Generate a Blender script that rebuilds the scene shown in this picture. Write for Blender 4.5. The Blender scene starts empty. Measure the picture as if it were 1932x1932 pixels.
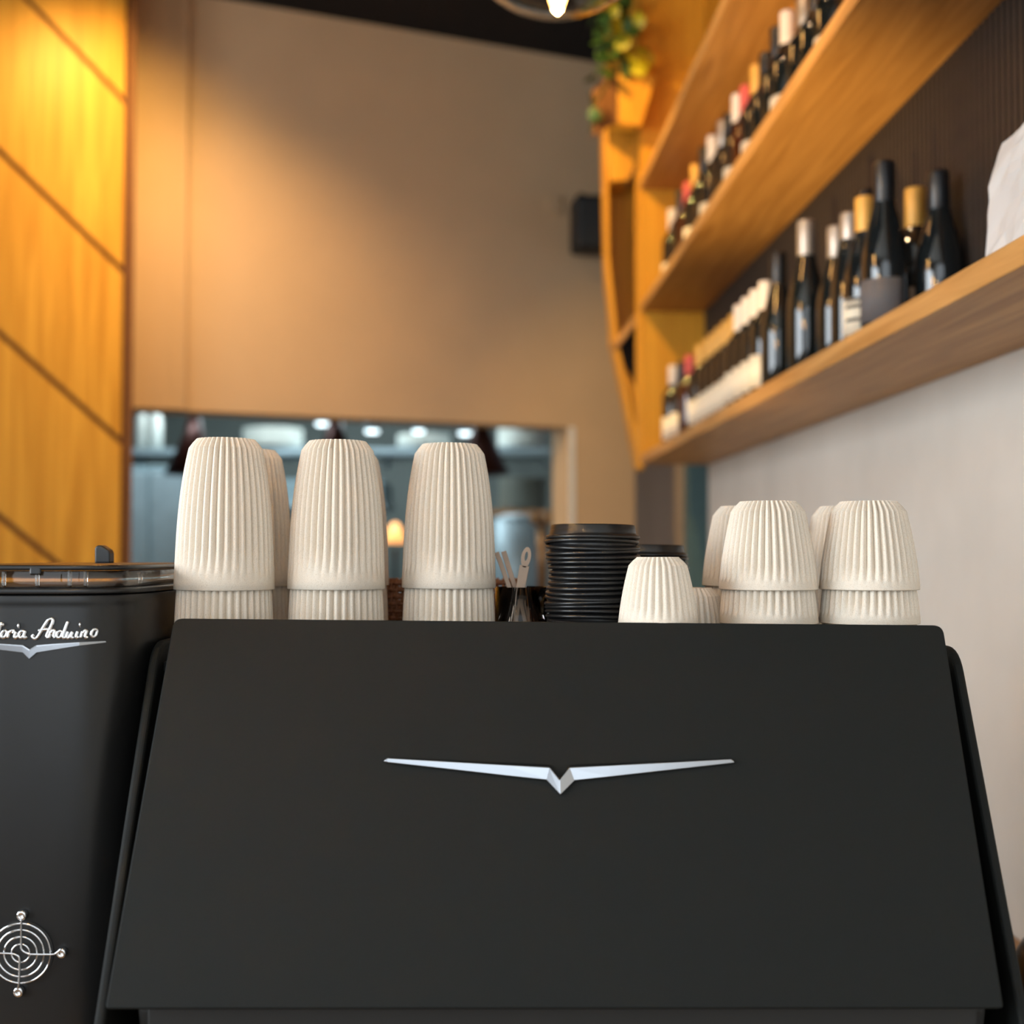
import bpy, bmesh, math, random
from mathutils import Vector, Matrix
random.seed(7)
SC = bpy.context.scene
COL = SC.collection
# ---------------------------------------------------------------- camera
EYE = 1.45
F = 2300.0
PITCH = math.atan(74 / F)
cam_d = bpy.data.cameras.new('camera'); cam = bpy.data.objects.new('camera', cam_d); COL.objects.link(cam)
cam.location = (0, 0, EYE); cam.rotation_euler = (math.pi / 2 + PITCH, 0, 0)
cam_d.sensor_width = 36; cam_d.lens = F / 1932 * 36
cam_d.dof.use_dof = True; cam_d.dof.focus_distance = 1.06; cam_d.dof.aperture_fstop = 3.6
cam_d.clip_start = 0.05
SC.camera = cam
SC.view_settings.view_transform = 'Standard'; SC.view_settings.look = 'None'
SC.view_settings.gamma = 1; SC.view_settings.exposure = 0.0
SC.view_settings.use_curve_mapping = False
# ---------------------------------------------------------------- world and lights
w = bpy.data.worlds.new('world'); SC.world = w; w.use_nodes = True
w.node_tree.nodes['Background'].inputs[0].default_value = (0.75, 0.85, 1, 1)
w.node_tree.nodes['Background'].inputs[1].default_value = 0.35

def area_light(name, loc, target, sx, sy, power, color, spread=180):
    l = bpy.data.lights.new(name, 'AREA'); l.shape = 'RECTANGLE'; l.size = sx; l.size_y = sy
    l.energy = power; l.color = color; l.spread = math.radians(spread)
    o = bpy.data.objects.new(name, l); COL.objects.link(o); o.location = loc
    o.rotation_euler = (Vector(target) - Vector(loc)).to_track_quat('-Z', 'Y').to_euler()
    return o
def point_light(name, loc, power, color, r=0.03):
    l = bpy.data.lights.new(name, 'POINT'); l.energy = power; l.color = color; l.shadow_soft_size = r
    o = bpy.data.objects.new(name, l); COL.objects.link(o); o.location = loc
    return o
def spot_light(name, loc, target, power, color, angle, blend=.6, r=.03):
    l = bpy.data.lights.new(name, 'SPOT'); l.energy = power; l.color = color; l.spot_size = math.radians(angle)
    l.spot_blend = blend; l.shadow_soft_size = r
    o = bpy.data.objects.new(name, l); COL.objects.link(o); o.location = loc
    o.rotation_euler = (Vector(target) - Vector(loc)).to_track_quat('-Z', 'Y').to_euler()
    return o
WARM = (1.0, 0.64, 0.2); WARM2 = (1.0, 0.66, 0.36)
area_light('window_daylight', (-0.4, -2.62, 2.1), (-0.2, 0.5, 1.75), 3.6, 2.4, 60, (0.86, 0.94, 1.0))
area_light('side_window_daylight', (-3.3, -.1, 1.95), (0.5, 1.0, 1.5), 2.8, 2.0, 185, (0.86, 0.94, 1.0))
area_light('kitchen_fill_light', (-1.6, 5.35, 2.6), (-1.9, 6.2, 1.0), .9, 0.3, 26, (0.78, 0.93, 1.0))  # fill added to brighten the steel cupboard, without a fixture
area_light('kitchen_light', (-0.9, 6.6, 2.62), (-0.9, 6.6, 0), 1.6, 0.5, 42, (0.78, 0.93, 1.0))
spot_light('downlight_left', (-1.12, 3.68, 3.34), (-1.42, 4.2, 2.6), 62, WARM, 116, .9, .05)
spot_light('downlight_wall', (-0.98, 3.5, 3.45), (-0.95, 4.9, 1.3), 88, WARM2, 84, 1, .06)

# ---------------------------------------------------------------- placing helpers
CP, SP = math.cos(PITCH), math.sin(PITCH)
C0 = Vector((0, 0, EYE))
def ray(px, py):
    u = (px - 966) / F; v = (966 - py) / F
    return Vector((u, CP - v * SP, SP + v * CP))
def at(px, py, Y):
    d = ray(px, py); return C0 + d * (Y / d.y)
def onplane(px, py, p0, n):
    d = ray(px, py); t = (Vector(p0) - C0).dot(n) / d.dot(n); return C0 + d * t
YAW = math.atan(71 / F)
def S(x, d, z):     # the right-hand wall's own axes: x away from the sight line, d along the wall, z above the eye
    return Vector((x * math.cos(YAW) - d * math.sin(YAW), x * math.sin(YAW) + d * math.cos(YAW), EYE + z))

spot_light('shelf_spot', S(-.3, 3.3, 1.92), S(.62, 4.1, .8), 115, WARM, 66, .6, .03)
spot_light('shelf_fill_uplight', S(-.5, 1.95, -.40), S(.5, 2.55, 1.3), 150, WARM, 58, .7, .04)  # unseen uplight added to brighten the shelf undersides
spot_light('shelf_spot_near', S(-.25, 1.9, 1.95), S(.7, 2.4, .9), 40, WARM2, 90, .8, .03)

# ---------------------------------------------------------------- materials
def lin(c):
    return tuple((v / 255 / 12.92 if v <= 10 else ((v / 255 + .055) / 1.055) ** 2.4) for v in c)
def base(name):
    m = bpy.data.materials.new(name); m.use_nodes = True
    return m, m.node_tree, m.node_tree.nodes['Principled BSDF']
def mat(name, rgb, rough=.5, metal=0, var=.08, vscale=20, bump=0, bscale=60, spec=.5, **kw):
    m, nt, b = base(name); c = lin(rgb)
    tc = nt.nodes.new('ShaderNodeTexCoord')
    n = nt.nodes.new('ShaderNodeTexNoise'); n.inputs['Scale'].default_value = vscale; n.inputs['Detail'].default_value = 4
    nt.links.new(tc.outputs['Object'], n.inputs['Vector'])
    r = nt.nodes.new('ShaderNodeValToRGB')
    r.color_ramp.elements[0].position = .3; r.color_ramp.elements[1].position = .7
    r.color_ramp.elements[0].color = (*[v * (1 - var) for v in c], 1); r.color_ramp.elements[1].color = (*[min(1, v * (1 + var)) for v in c], 1)
    nt.links.new(n.outputs[0], r.inputs[0]); nt.links.new(r.outputs[0], b.inputs['Base Color'])
    b.inputs['Roughness'].default_value = rough; b.inputs['Metallic'].default_value = metal
    b.inputs['Specular IOR Level'].default_value = spec
    if bump:
        n2 = nt.nodes.new('ShaderNodeTexNoise'); n2.inputs['Scale'].default_value = bscale; n2.inputs['Detail'].default_value = 5
        nt.links.new(tc.outputs['Object'], n2.inputs['Vector'])
        bp = nt.nodes.new('ShaderNodeBump'); bp.inputs['Strength'].default_value = bump; bp.inputs['Distance'].default_value = .01
        nt.links.new(n2.outputs[0], bp.inputs['Height']); nt.links.new(bp.outputs[0], b.inputs['Normal'])
    for k, v in kw.items(): b.inputs[k].default_value = v
    return m
def wood(name, c1, c2, axis, rough=.45, scale=7):
    m, nt, b = base(name)
    tc = nt.nodes.new('ShaderNodeTexCoord'); mp = nt.nodes.new('ShaderNodeMapping')
    s = [scale * 3.2] * 3; s[axis] = scale * .16
    mp.inputs['Scale'].default_value = s
    nt.links.new(tc.outputs['Object'], mp.inputs[0])
    n = nt.nodes.new('ShaderNodeTexNoise'); n.inputs['Scale'].default_value = 1.6; n.inputs['Detail'].default_value = 8
    n.inputs['Distortion'].default_value = 1.4
    nt.links.new(mp.outputs[0], n.inputs['Vector'])
    r = nt.nodes.new('ShaderNodeValToRGB'); r.color_ramp.elements[0].position = .32; r.color_ramp.elements[1].position = .68
    r.color_ramp.elements[0].color = (*lin(c1), 1); r.color_ramp.elements[1].color = (*lin(c2), 1)
    nt.links.new(n.outputs[0], r.inputs[0]); nt.links.new(r.outputs[0], b.inputs['Base Color'])
    b.inputs['Roughness'].default_value = rough; b.inputs['Specular IOR Level'].default_value = .25
    bp = nt.nodes.new('ShaderNodeBump'); bp.inputs['Strength'].default_value = .15; bp.inputs['Distance'].default_value = .003
    nt.links.new(n.outputs[0], bp.inputs['Height']); nt.links.new(bp.outputs[0], b.inputs['Normal'])
    return m
def emis(name, rgb, strength):
    m, nt, b = base(name)
    b.inputs['Base Color'].default_value = (*rgb, 1); b.inputs['Emission Color'].default_value = (*rgb, 1)
    b.inputs['Emission Strength'].default_value = strength
    return m
def glass(name, rgb=(1, 1, 1), rough=.02, ior=1.45):
    m, nt, b = base(name)
    b.inputs['Base Color'].default_value = (*rgb, 1); b.inputs['Roughness'].default_value = rough
    b.inputs['IOR'].default_value = ior; b.inputs['Transmission Weight'].default_value = 1
    return m
def ceramic(name):
    m, nt, b = base(name)
    tc = nt.nodes.new('ShaderNodeTexCoord')
    n = nt.nodes.new('ShaderNodeTexNoise'); n.inputs['Scale'].default_value = 1500; n.inputs['Detail'].default_value = 2
    nt.links.new(tc.outputs['Object'], n.inputs['Vector'])
    r = nt.nodes.new('ShaderNodeValToRGB')
    e = r.color_ramp.elements; e[0].position = .3; e[1].position = .44
    e[0].color = (*lin((206, 192, 174)), 1); e[1].color = (*lin((224, 213, 197)), 1)
    x = r.color_ramp.elements.new(.75); x.color = (*lin((231, 222, 208)), 1)
    nt.links.new(n.outputs[0], r.inputs[0]); nt.links.new(r.outputs[0], b.inputs['Base Color'])
    b.inputs['Roughness'].default_value = .75; b.inputs['Specular IOR Level'].default_value = .25
    return m

M = {}
M['cup'] = ceramic('speckled_stoneware')
M['panel'] = mat('matt_black_metal', (23, 25, 24), .62, 0, .04, 400, .02, 900, .17)
M['frame'] = mat('satin_black_metal', (32, 32, 31), .55, 0, .04, 50, spec=.4)
M['dark'] = mat('dark_recess', (34, 34, 33), .7, 0, .05, 20)
M['chrome'] = mat('polished_chrome', (225, 227, 230), .09, 1, .02, 30)
M['lid'] = mat('black_plastic', (24, 24, 25), .32, 0, .05, 40)
M['grinder'] = mat('black_lacquer', (24, 24, 24), .36, 0, .05, 30, spec=.4)
M['clear'] = glass('clear_plastic', (.95, .93, .9), .03)
M['clearglass'] = glass('clear_glass', (1, .98, .95), .0, 1.3)
M['oakY'] = wood('oak_along_shelf', (166, 118, 62), (204, 154, 92), 1)
M['oakZ'] = wood('oak_upright', (196, 132, 36), (220, 156, 48), 2)
M['oakpanel'] = wood('oak_wall_panel', (190, 132, 44), (220, 162, 62), 2, scale=5)
M['groove'] = mat('groove_brown', (110, 66, 26), .7)
M['slat'] = mat('dark_slat', (46, 38, 32), .6, 0, .15, 30)
M['plaster'] = mat('grey_plaster', (214, 208, 198), .8, 0, .07, 3.5, .35, 5, .2)
M['tan'] = mat('tan_paint', (192, 160, 124), .85, 0, .03, 4, .05, 80, .2)
M['greywall'] = mat('grey_brown_paint', (196, 174, 156), .85, 0, .04, 4)
M['teal'] = mat('dark_teal_paint', (74, 98, 98), .6)
M['ceil'] = mat('black_ceiling', (40, 38, 37), .9, spec=.1)
M['floor'] = wood('floor_boards', (96, 76, 58), (120, 98, 74), 1)
M['counter'] = wood('counter_oak', (150, 112, 74), (176, 136, 94), 1)
M['white'] = mat('white_paint', (215, 212, 205), .7)
M['steel'] = mat('brushed_steel', (150, 166, 172), .5, .5, .08, 14)
M['steelwall'] = mat('steel_cladding', (128, 148, 154), .5, .3, .06, 3)
M['ktile'] = mat('kitchen_wall_paint', (96, 104, 100), .6, 0, .1, 3)
M['plate'] = mat('white_porcelain', (214, 216, 208), .35)
M['pot'] = mat('grey_stoneware', (128, 132, 122), .5)
M['emblem'] = mat('soft_chrome', (172, 175, 180), .2, 1, .02, 30)
M['copper'] = mat('dark_copper', (46, 16, 9), .35, .6)
M['heat'] = emis('heat_lamp_glow', (1, .22, .04), 1.2)
M['bulbglow'] = emis('bulb_filament_glow', (1, .5, .14), 140)
M['cool'] = emis('cool_tube', (.8, .95, 1), 4)
M['flame'] = emis('warm_lamp_glow', (1, .42, .12), 1.5)
M['bottle'] = mat('dark_bottle_glass', (20, 24, 25), .06, 0, .1, 20, spec=.8)
M['bottle2'] = mat('amber_bottle_glass', (60, 24, 10), .08, 0, .1, 20, spec=.8)
M['foilblack'] = mat('black_capsule', (22, 22, 24), .35)
M['foilgold'] = mat('gold_capsule', (214, 160, 74), .45, .2)
M['foilwhite'] = mat('white_capsule', (222, 208, 196), .5)
M['foilpink'] = mat('red_capsule', (196, 78, 70), .5)
M['foilsilver'] = mat('silver_capsule', (170, 160, 150), .35, .6)
M['label'] = mat('paper_label', (236, 222, 196), .8)
M['labelgrey'] = mat('grey_label', (96, 92, 92), .8)
M['print'] = mat('label_print', (70, 66, 62), .8)
M['paper'] = mat('white_paper', (204, 200, 196), .85, 0, .03, 12, .4, 14)
M['leafy'] = mat('yellow_green_leaf', (186, 170, 24), .5, 0, .2, 30)
M['leafg'] = mat('green_leaf', (62, 92, 34), .5, 0, .25, 30)
M['stem'] = mat('stem_green', (70, 72, 30), .6)
M['planter'] = wood('planter_shaded_wood', (104, 66, 30), (134, 88, 44), 2)  # darker than the side board: shade on the front painted into the wood
M['wicker'] = mat('brown_wicker', (140, 92, 62), .5, 0, .25, 90)
M['straw'] = mat('wooden_stirrer', (196, 172, 150), .5, 0, .06, 60)
M['bronze'] = mat('bronze_trim', (150, 112, 74), .35, .7)
M['speaker'] = mat('speaker_black', (20, 20, 20), .6)
M['bean'] = mat('coffee_bean', (44, 26, 16), .4)

ORD = ['first', 'second', 'third', 'fourth', 'fifth', 'sixth', 'seventh', 'eighth', 'ninth', 'tenth', 'eleventh', 'twelfth', 'thirteenth', 'fourteenth', 'fifteenth', 'sixteenth', 'seventeenth', 'eighteenth', 'nineteenth', 'twentieth', 'twenty-first', 'twenty-second', 'twenty-third', 'twenty-fourth']
# ---------------------------------------------------------------- mesh helpers
def mesh_obj(name, verts, faces, m, parent=None, smooth=False, loc=None, bevel=0, segs=2):
    me = bpy.data.meshes.new(name); me.from_pydata([tuple(v) for v in verts], [], faces)
    bm = bmesh.new(); bm.from_mesh(me); bmesh.ops.recalc_face_normals(bm, faces=bm.faces); bm.to_mesh(me); bm.free()
    return finish(name, me, m, parent, smooth, loc, bevel, segs)
def finish(name, me, m, parent=None, smooth=False, loc=None, bevel=0, segs=2):
    me.materials.append(m)
    if smooth: me.polygons.foreach_set('use_smooth', [True] * len(me.polygons))
    o = bpy.data.objects.new(name, me); COL.objects.link(o)
    if parent: o.parent = parent
    if loc is not None: o.location = loc
    if bevel:
        b = o.modifiers.new('bevel', 'BEVEL'); b.width = bevel; b.segments = segs; b.limit_method = 'ANGLE'
        b.harden_normals = False
    return o
def tag(o, label=None, cat=None, group=None, kind=None):
    if label: o['label'] = label
    if cat: o['category'] = cat
    if group: o['group'] = group
    if kind: o['kind'] = kind
    return o
def empty(name, loc, rz=0, label=None, cat=None, group=None):
    o = bpy.data.objects.new(name, None); COL.objects.link(o); o.location = loc; o.rotation_euler = (0, 0, rz)
    o.empty_display_size = .02
    return tag(o, label, cat, group)
def boxm(name, c, s, m, parent=None, rz=0, bevel=0, segs=2):
    x, y, z = s[0] / 2, s[1] / 2, s[2] / 2
    v = [(i * x, j * y, k * z) for i in (-1, 1) for j in (-1, 1) for k in (-1, 1)]
    f = [(0, 1, 3, 2), (4, 6, 7, 5), (0, 4, 5, 1), (2, 3, 7, 6), (0, 2, 6, 4), (1, 5, 7, 3)]
    o = mesh_obj(name, v, f, m, parent, False, c, bevel, segs); o.rotation_euler = (0, 0, rz)
    return o
def prism(name, pts, vec, m, parent=None, bevel=0, segs=2, smooth=False):
    """polygon of 3-D points extruded along vec"""
    n = len(pts); pts = [Vector(p) for p in pts]; c = sum(pts, Vector()) / n
    pinv = parent.matrix_world_loc if False else None
    off = Vector(parent.location) if parent else Vector()
    rz = parent.rotation_euler.z if parent else 0
    R = Matrix.Rotation(-rz, 3, 'Z')
    vec = R @ Vector(vec); loc = R @ (c - off); q = [R @ (p - c) for p in pts]
    v = q + [p + vec for p in q]
    f = [tuple(range(n)), tuple(range(2 * n - 1, n - 1, -1))] + [(i, (i + 1) % n, n + (i + 1) % n, n + i) for i in range(n)]
    return mesh_obj(name, v, f, m, parent, smooth, loc, bevel, segs)
def lathe(name, prof, m, parent=None, n=32, loc=None, smooth=True, closed=False):
    v = []; f = []
    for r, z in prof:
        for i in range(n):
            a = 2 * math.pi * i / n; v.append((r * math.cos(a), r * math.sin(a), z))
    k = len(prof)
    for j in range(k - 1 + (1 if closed else 0)):
        for i in range(n):
            a, b = j * n + i, j * n + (i + 1) % n; c = ((j + 1) % k) * n
            f.append((a, b, c + (i + 1) % n, c + i))
    if not closed:
        f.append(tuple(range(n - 1, -1, -1))); f.append(tuple((k - 1) * n + i for i in range(n)))
    return mesh_obj(name, v, f, m, parent, smooth, loc)
def tube(name, pts, r, m, parent=None, n=8, loc=None, closed=False, rr=None, add_to=None):
    v = [] if add_to is None else add_to[0]; f = [] if add_to is None else add_to[1]
    pts = [Vector(p) for p in pts]; K = len(pts); b0 = len(v); up = None
    for i, p in enumerate(pts):
        if closed: t = pts[(i + 1) % K] - pts[i - 1]
        else: t = pts[min(i + 1, K - 1)] - pts[max(i - 1, 0)]
        t.normalize()
        if up is None: up = Vector((0, 0, 1)) if abs(t.z) < .8 else Vector((0, 1, 0))
        s = t.cross(up).normalized(); up = s.cross(t).normalized()
        q = rr[i] if rr else r
        for k in range(n):
            a = 2 * math.pi * k / n; v.append(p + s * (q * math.cos(a)) + up * (q * math.sin(a)))
    for i in range(K - 1 + (1 if closed else 0)):
        for k in range(n):
            a = b0 + i * n; c = b0 + ((i + 1) % K) * n
            f.append((a + k, a + (k + 1) % n, c + (k + 1) % n, c + k))
    if not closed:
        f.append(tuple(b0 + k for k in range(n - 1, -1, -1))); f.append(tuple(b0 + (K - 1) * n + k for k in range(n)))
    if add_to is None: return mesh_obj(name, v, f, m, parent, True, loc)
def copy_tree(o, parent=None):
    c = o.copy(); COL.objects.link(c); c.parent = parent
    for ch in list(o.children): copy_tree(ch, c)
    return c

# ================================================================ ROOM
FZ = 0.0; CEIL = EYE + 2.10
tag(boxm('floor', (0, 3, -.05), (9, 14, .1), M['floor']), kind='structure')
tag(boxm('ceiling', (0, 3.4, CEIL + .05), (9, 6.0, .1), M['ceil']), kind='structure')
tag(boxm('ceiling', (0, -1.4, CEIL + .05), (9, 3.6, .1), M['white']), kind='structure')
# back wall, receding to the right
ang = math.atan((6505 - 966) / F)
WD = Vector((math.sin(ang), math.cos(ang), 0)); WN = Vector((-WD.y, WD.x, 0))   # WN points away from camera
P0 = at(1150, 1040, 5.2); P0.z = 0
def W(px, py): return onplane(px, py, P0, WN)
def wu(px): return (W(px, 1040) - P0).dot(WD)
def Wp(u, z, off=0): p = P0 + WD * u + WN * off; p.z = z; return p
u0, u1 = wu(243), wu(1072)
zt0, zt1 = W(243, 770).z, W(1072, 806).z; zt = (zt0 + zt1) / 2
def wallbox(name, ua, ub, za, zb, m, parent=None, off=0, th=.16, bevel=0):
    return prism(name, [Wp(ua, za, off), Wp(ub, za, off), Wp(ub, zb, off), Wp(ua, zb, off)], WN * th, m, parent, bevel)
wb = tag(empty('wall_back', (P0.x, P0.y, 0), 0), kind='structure')
wallbox('wall_section', -3.6, wu(1198), zt, CEIL, M['tan'], wb)
wallbox('wall_section', u1, wu(1198), 0, zt, M['tan'], wb)
wallbox('wall_section', -3.6, u1, 0, .95, M['tan'], wb)
# pilaster beside the wood cladding
wallbox('pilaster', wu(150), wu(345), zt, CEIL, M['tan'], wb, off=-.035, th=.035)
wallbox('jamb_lit_strip', u1 + .004, u1 + .03, 1.0, zt, M['white'], wb, off=-.004, th=.01)  # white strip paints in the light falling on the jamb
# left wood cladding with diagonal joints
PA = at(243, 1040, 4.2); PB = at(0, 1040, 3.96)
LD = (PB - PA); LD.z = 0; LD.normalize(); LN = Vector((LD.y, -LD.x, 0))
if LN.y < 0: LN = -LN       # away from camera
PA.z = 0
wl = tag(empty('wall_left', (PA.x, PA.y, 0)), kind='structure')
def LP(s, z, off=0): p = PA + LD * s + LN * off; p.z = z; return p
prism('backing', [LP(0.02, 0, .014), LP(2.2, 0, .014), LP(2.2, CEIL, .014), LP(0.02, CEIL, .014)], LN * .05, M['groove'], wl)
SL = .838; GAP = .013
za = [EYE + 1.561 + .592 * (2 - k) for k in range(0, 9)]
edges = []
for k in range(len(za) - 1):
    hi, lo = za[k] - GAP, za[k + 1] + GAP
    # clip parallelogram s in (.03,2.15), z in (0,CEIL)
    poly = [(.03, lo), (2.15, lo + SL * 2.12), (2.15, hi + SL * 2.12), (.03, hi)]
    def clip(poly, f, g):
        out = []
        for i in range(len(poly)):
            a, b = poly[i], poly[(i + 1) % len(poly)]
            fa, fb = f(a), f(b)
            if fa >= 0: out.append(a)
            if fa * fb < 0:
                t = fa / (fa - fb); out.append((a[0] + (b[0] - a[0]) * t, a[1] + (b[1] - a[1]) * t))
        return out
    poly = clip(poly, lambda p: CEIL - .002 - p[1], 0); 
    if len(poly) > 2: poly = clip(poly, lambda p: p[1] - .005, 0)
    if len(poly) > 2:
        prism('wood_panel', [LP(s, z, 0) for s, z in poly], LN * .013, M['oakpanel'], wl, bevel=.002)
prism('edge_trim', [LP(-.008, 0, 0), LP(.018, 0, 0), LP(.018, CEIL - .002, 0), LP(-.008, CEIL - .002, 0)], LN * .06, M['groove'], wl)
prism('return_board', [LP(-.008, 0, .062), LP(0.02, 0, .062), LP(.02, CEIL - .002, .062), LP(-.008, CEIL - .002, .062)], LN * .1, M['greywall'], wl)
# right wall
XW = .79; XF = .56; DE = 4.09
def sbox(name, x0, x1, d0, d1, z0, z1, m, parent=None, bevel=0):
    c = S((x0 + x1) / 2, (d0 + d1) / 2, (z0 + z1) / 2)
    if parent:
        loc = Matrix.Rotation(-parent.rotation_euler.z, 3, 'Z') @ (c - parent.location); rz = 0
        o = boxm(name, loc, (x1 - x0, d1 - d0, z1 - z0), m, parent, YAW - parent.rotation_euler.z, bevel)
    else: o = boxm(name, c, (x1 - x0, d1 - d0, z1 - z0), m, None, YAW, bevel)
    return o
tag(sbox('wall_right', XW, XW + .15, -2.6, DE, -EYE, 2.10, M['plaster']), kind='structure')
# beyond the shelf end
tag(prism('wall_end', [at(1150, 190, 5.75), at(1440, 190, 5.75), at(1440, 1610, 5.75), at(1150, 1610, 5.75)], (0, .1, 0), M['greywall']), kind='structure')
o = bpy.data.objects['wall_end']
tag(prism('trim_1', [at(1298, 760, 4.9), at(1326, 760, 4.9), at(1352, 980, 4.9), at(1356, 1250, 4.9), at(1298, 1250, 4.9)], (0, .12, 0), M['teal'], bevel=.004), kind='structure')
# room behind the camera: shop front with a window
wf = tag(empty('wall_front', (0, -2.8, 0)), kind='structure')
boxm('wall_section', (0, 0, .4), (7, .1, .8), M['white'], wf)
boxm('wall_section', (0, 0, 3.42), (7, .1, .24), M['white'], wf)
boxm('wall_section', (-2.9, 0, 2.05), (1.2, .1, 2.5), M['white'], wf)
boxm('wall_section', (2.5, 0, 2.05), (2.0, .1, 2.5), M['white'], wf)
win = tag(empty('window_1', (-.4, -2.72, 2.05)), kind='structure')
for x in (-1.87, -.62, .62, 1.87): boxm('window_bar', (x, .13, 0), (.06, .06, 2.5), M['frame'], win)
for z in (-1.22, 1.22): boxm('window_bar', (0, .13, z), (3.68, .06, .06), M['frame'], win)
wo = tag(empty('wall_outer', (-3.42, 0, 0)), kind='structure')
for c, sz in (((0, -2.25, 1.77), (.1, 1.2, 3.54)), ((0, 2.75, 1.77), (.1, 2.8, 3.54)), ((0, -.15, .42), (.1, 3.0, .84)), ((0, -.15, 3.3), (.1, 3.0, .46))): boxm('wall_section', c, sz, M['tan'], wo)
w2_ = tag(empty('window_2', (-3.4, -.15, 1.95)), kind='structure')
for y in (-1.46, 0, 1.46): boxm('window_bar', (.13, y, 0), (.06, .06, 2.2), M['frame'], w2_)
for z in (-1.07, 1.07): boxm('window_bar', (.13, 0, z), (.06, 2.9, .06), M['frame'], w2_)

# ================================================================ KITCHEN behind the opening
KY = 8.2
tag(boxm('wall_kitchen', (-.8, KY, 1.6), (6, .1, 3.2), M['ktile']), kind='structure')
tag(boxm('ceiling_kitchen', (-.8, 6.9, 2.8), (6, 2.6, .08), M['white']), kind='structure')
tag(boxm('wall_kitchen_side', (-3.4, 6.3, 1.6), (.1, 3.8, 3.2), M['steelwall']), kind='structure')
def kbox(name, x0, x1, y0, y1, Y, th, m, parent=None, bevel=.004):
    return prism(name, [at(x0, y1, Y), at(x1, y1, Y), at(x1, y0, Y), at(x0, y0, Y)], (0, th, 0), m, parent, bevel)
fr = empty('steel_fridge', at(295, 1200, 6.1), 0, 'tall brushed steel cupboard at the left end of the kitchen pass', 'cupboard')
kbox('body', 205, 352, 878, 1585, 6.1, .5, M['steelwall'], fr)
kbox('door', 215, 278, 890, 1480, 6.08, .018, M['steel'], fr)
kbox('door', 284, 348, 890, 1480, 6.08, .018, M['steel'], fr)
hd = empty('extractor_hood', at(620, 900, 6.6), 0, 'long grey steel extractor hood across the kitchen behind the pass', 'extractor hood')
kbox('canopy', 370, 720, 905, 948, 6.68, .6, M['steelwall'], hd)
kbox('lip', 366, 725, 948, 958, 6.65, .65, M['steel'], hd)
sh = empty('kitchen_shelf', at(650, 880, 6.9), 0, 'steel wall shelf high in the kitchen carrying white plates', 'shelf')
kbox('shelf_board', 235, 1040, 846, 858, 6.7, .4, M['steel'], sh)
kbox('shelf_board', 900, 1046, 962, 972, 6.5, .4, M['bronze'], sh)
for x in (240, 445, 720, 1030): kbox('bracket', x, x + 8, 858, 878, 6.8, .3, M['steel'], sh)
def plates(px, py, Y, r, n, label, m, dz=.016):
    b = at(px, py, Y)
    for i in range(n):
        o = lathe('plate', [(0.001, 0), (r * .6, 0), (r, .012), (r * 1.0, .015), (r * .9, .012), (0.001, .006)], m, None, 24, (b.x, b.y, b.z + i * dz))
        tag(o, label + ', ' + ORD[i] + ' from the bottom', 'plate', label.replace('plate in', 'plates in'))
plates(515, 845, 6.85, .17, 9, 'wide white plate in the stack on the kitchen shelf', M['plate'], .011)
plates(985, 845, 6.85, .14, 9, 'pale plate in the right-hand stack on the upper kitchen shelf', M['plate'], .011)
plates(988, 961, 6.62, .135, 12, 'grey plate in the stack on the lower kitchen shelf', M['pot'], .014)
plates(800, 845, 6.85, .15, 6, 'white plate in the middle stack on the kitchen shelf', M['plate'], .011)
# white jars on the shelf at left
for i, (px, lab) in enumerate(((268, 'white jar at the left end of the kitchen shelf'), (293, 'white jar second from the left end of the kitchen shelf'))):
    b = at(px, 845, 6.85); r = .032 + .008 * i
    j = tag(lathe('jar', [(r, 0), (r, .16), (r * .8, .18), (r * .8, .2)], M['plate'], None, 20, b), lab, 'jar', 'white jars on the kitchen shelf')
# hanging ladles / round pans with bright faces
for i, (px, py, r, lab) in enumerate(((608, 798, .034, 'round steel spotlight between the first two heat lamps'), (702, 812, .036, 'round steel spotlight above the middle cup stack'), (790, 812, .03, 'round steel spotlight left of the third cup stack top'), (878, 816, .036, 'round steel spotlight above the third cup stack'))):
    b = at(px, py, 6.3)
    t = empty('kitchen_spotlight', b, 0, lab, 'ceiling light', 'kitchen spotlights')
    lathe('housing', [(r, 0), (r, .09), (r * .6, .1)], M['steel'], t, 20)
    lathe('lens', [(r * .9, -.012), (r * .95, -.002)], M['cool'], t, 20)
    tube('stem', [(0, 0, .1), (0, 0, 2.76 - b.z)], .008, M['frame'], t)
# heat lamps
for px, lab in ((365, 'dark copper cone heat lamp left of the first cup stack'), (632, 'dark copper cone heat lamp above the second cup stack'), (907, 'dark copper cone heat lamp above the third cup stack')):
    b = at(px, 896, 5.75)
    t = empty('heat_lamp', b, 0, lab, 'pendant lamp', 'copper heat lamps over the pass')
    R_ = .137
    lathe('shade', [(R_, 0), (.045, .2), (.03, .27), (.028, .27), (.043, .2), (R_ - .006, 0)], M['copper'], t, 32, closed=True)
    lathe('bulb', [(.001, .035), (.035, .05), (.04, .08), (.018, .14)], M['heat'], t, 20)
    tube('cord', [(0, 0, .26), (0, 0, 2.76 - b.z)], .012, M['frame'], t)
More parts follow.
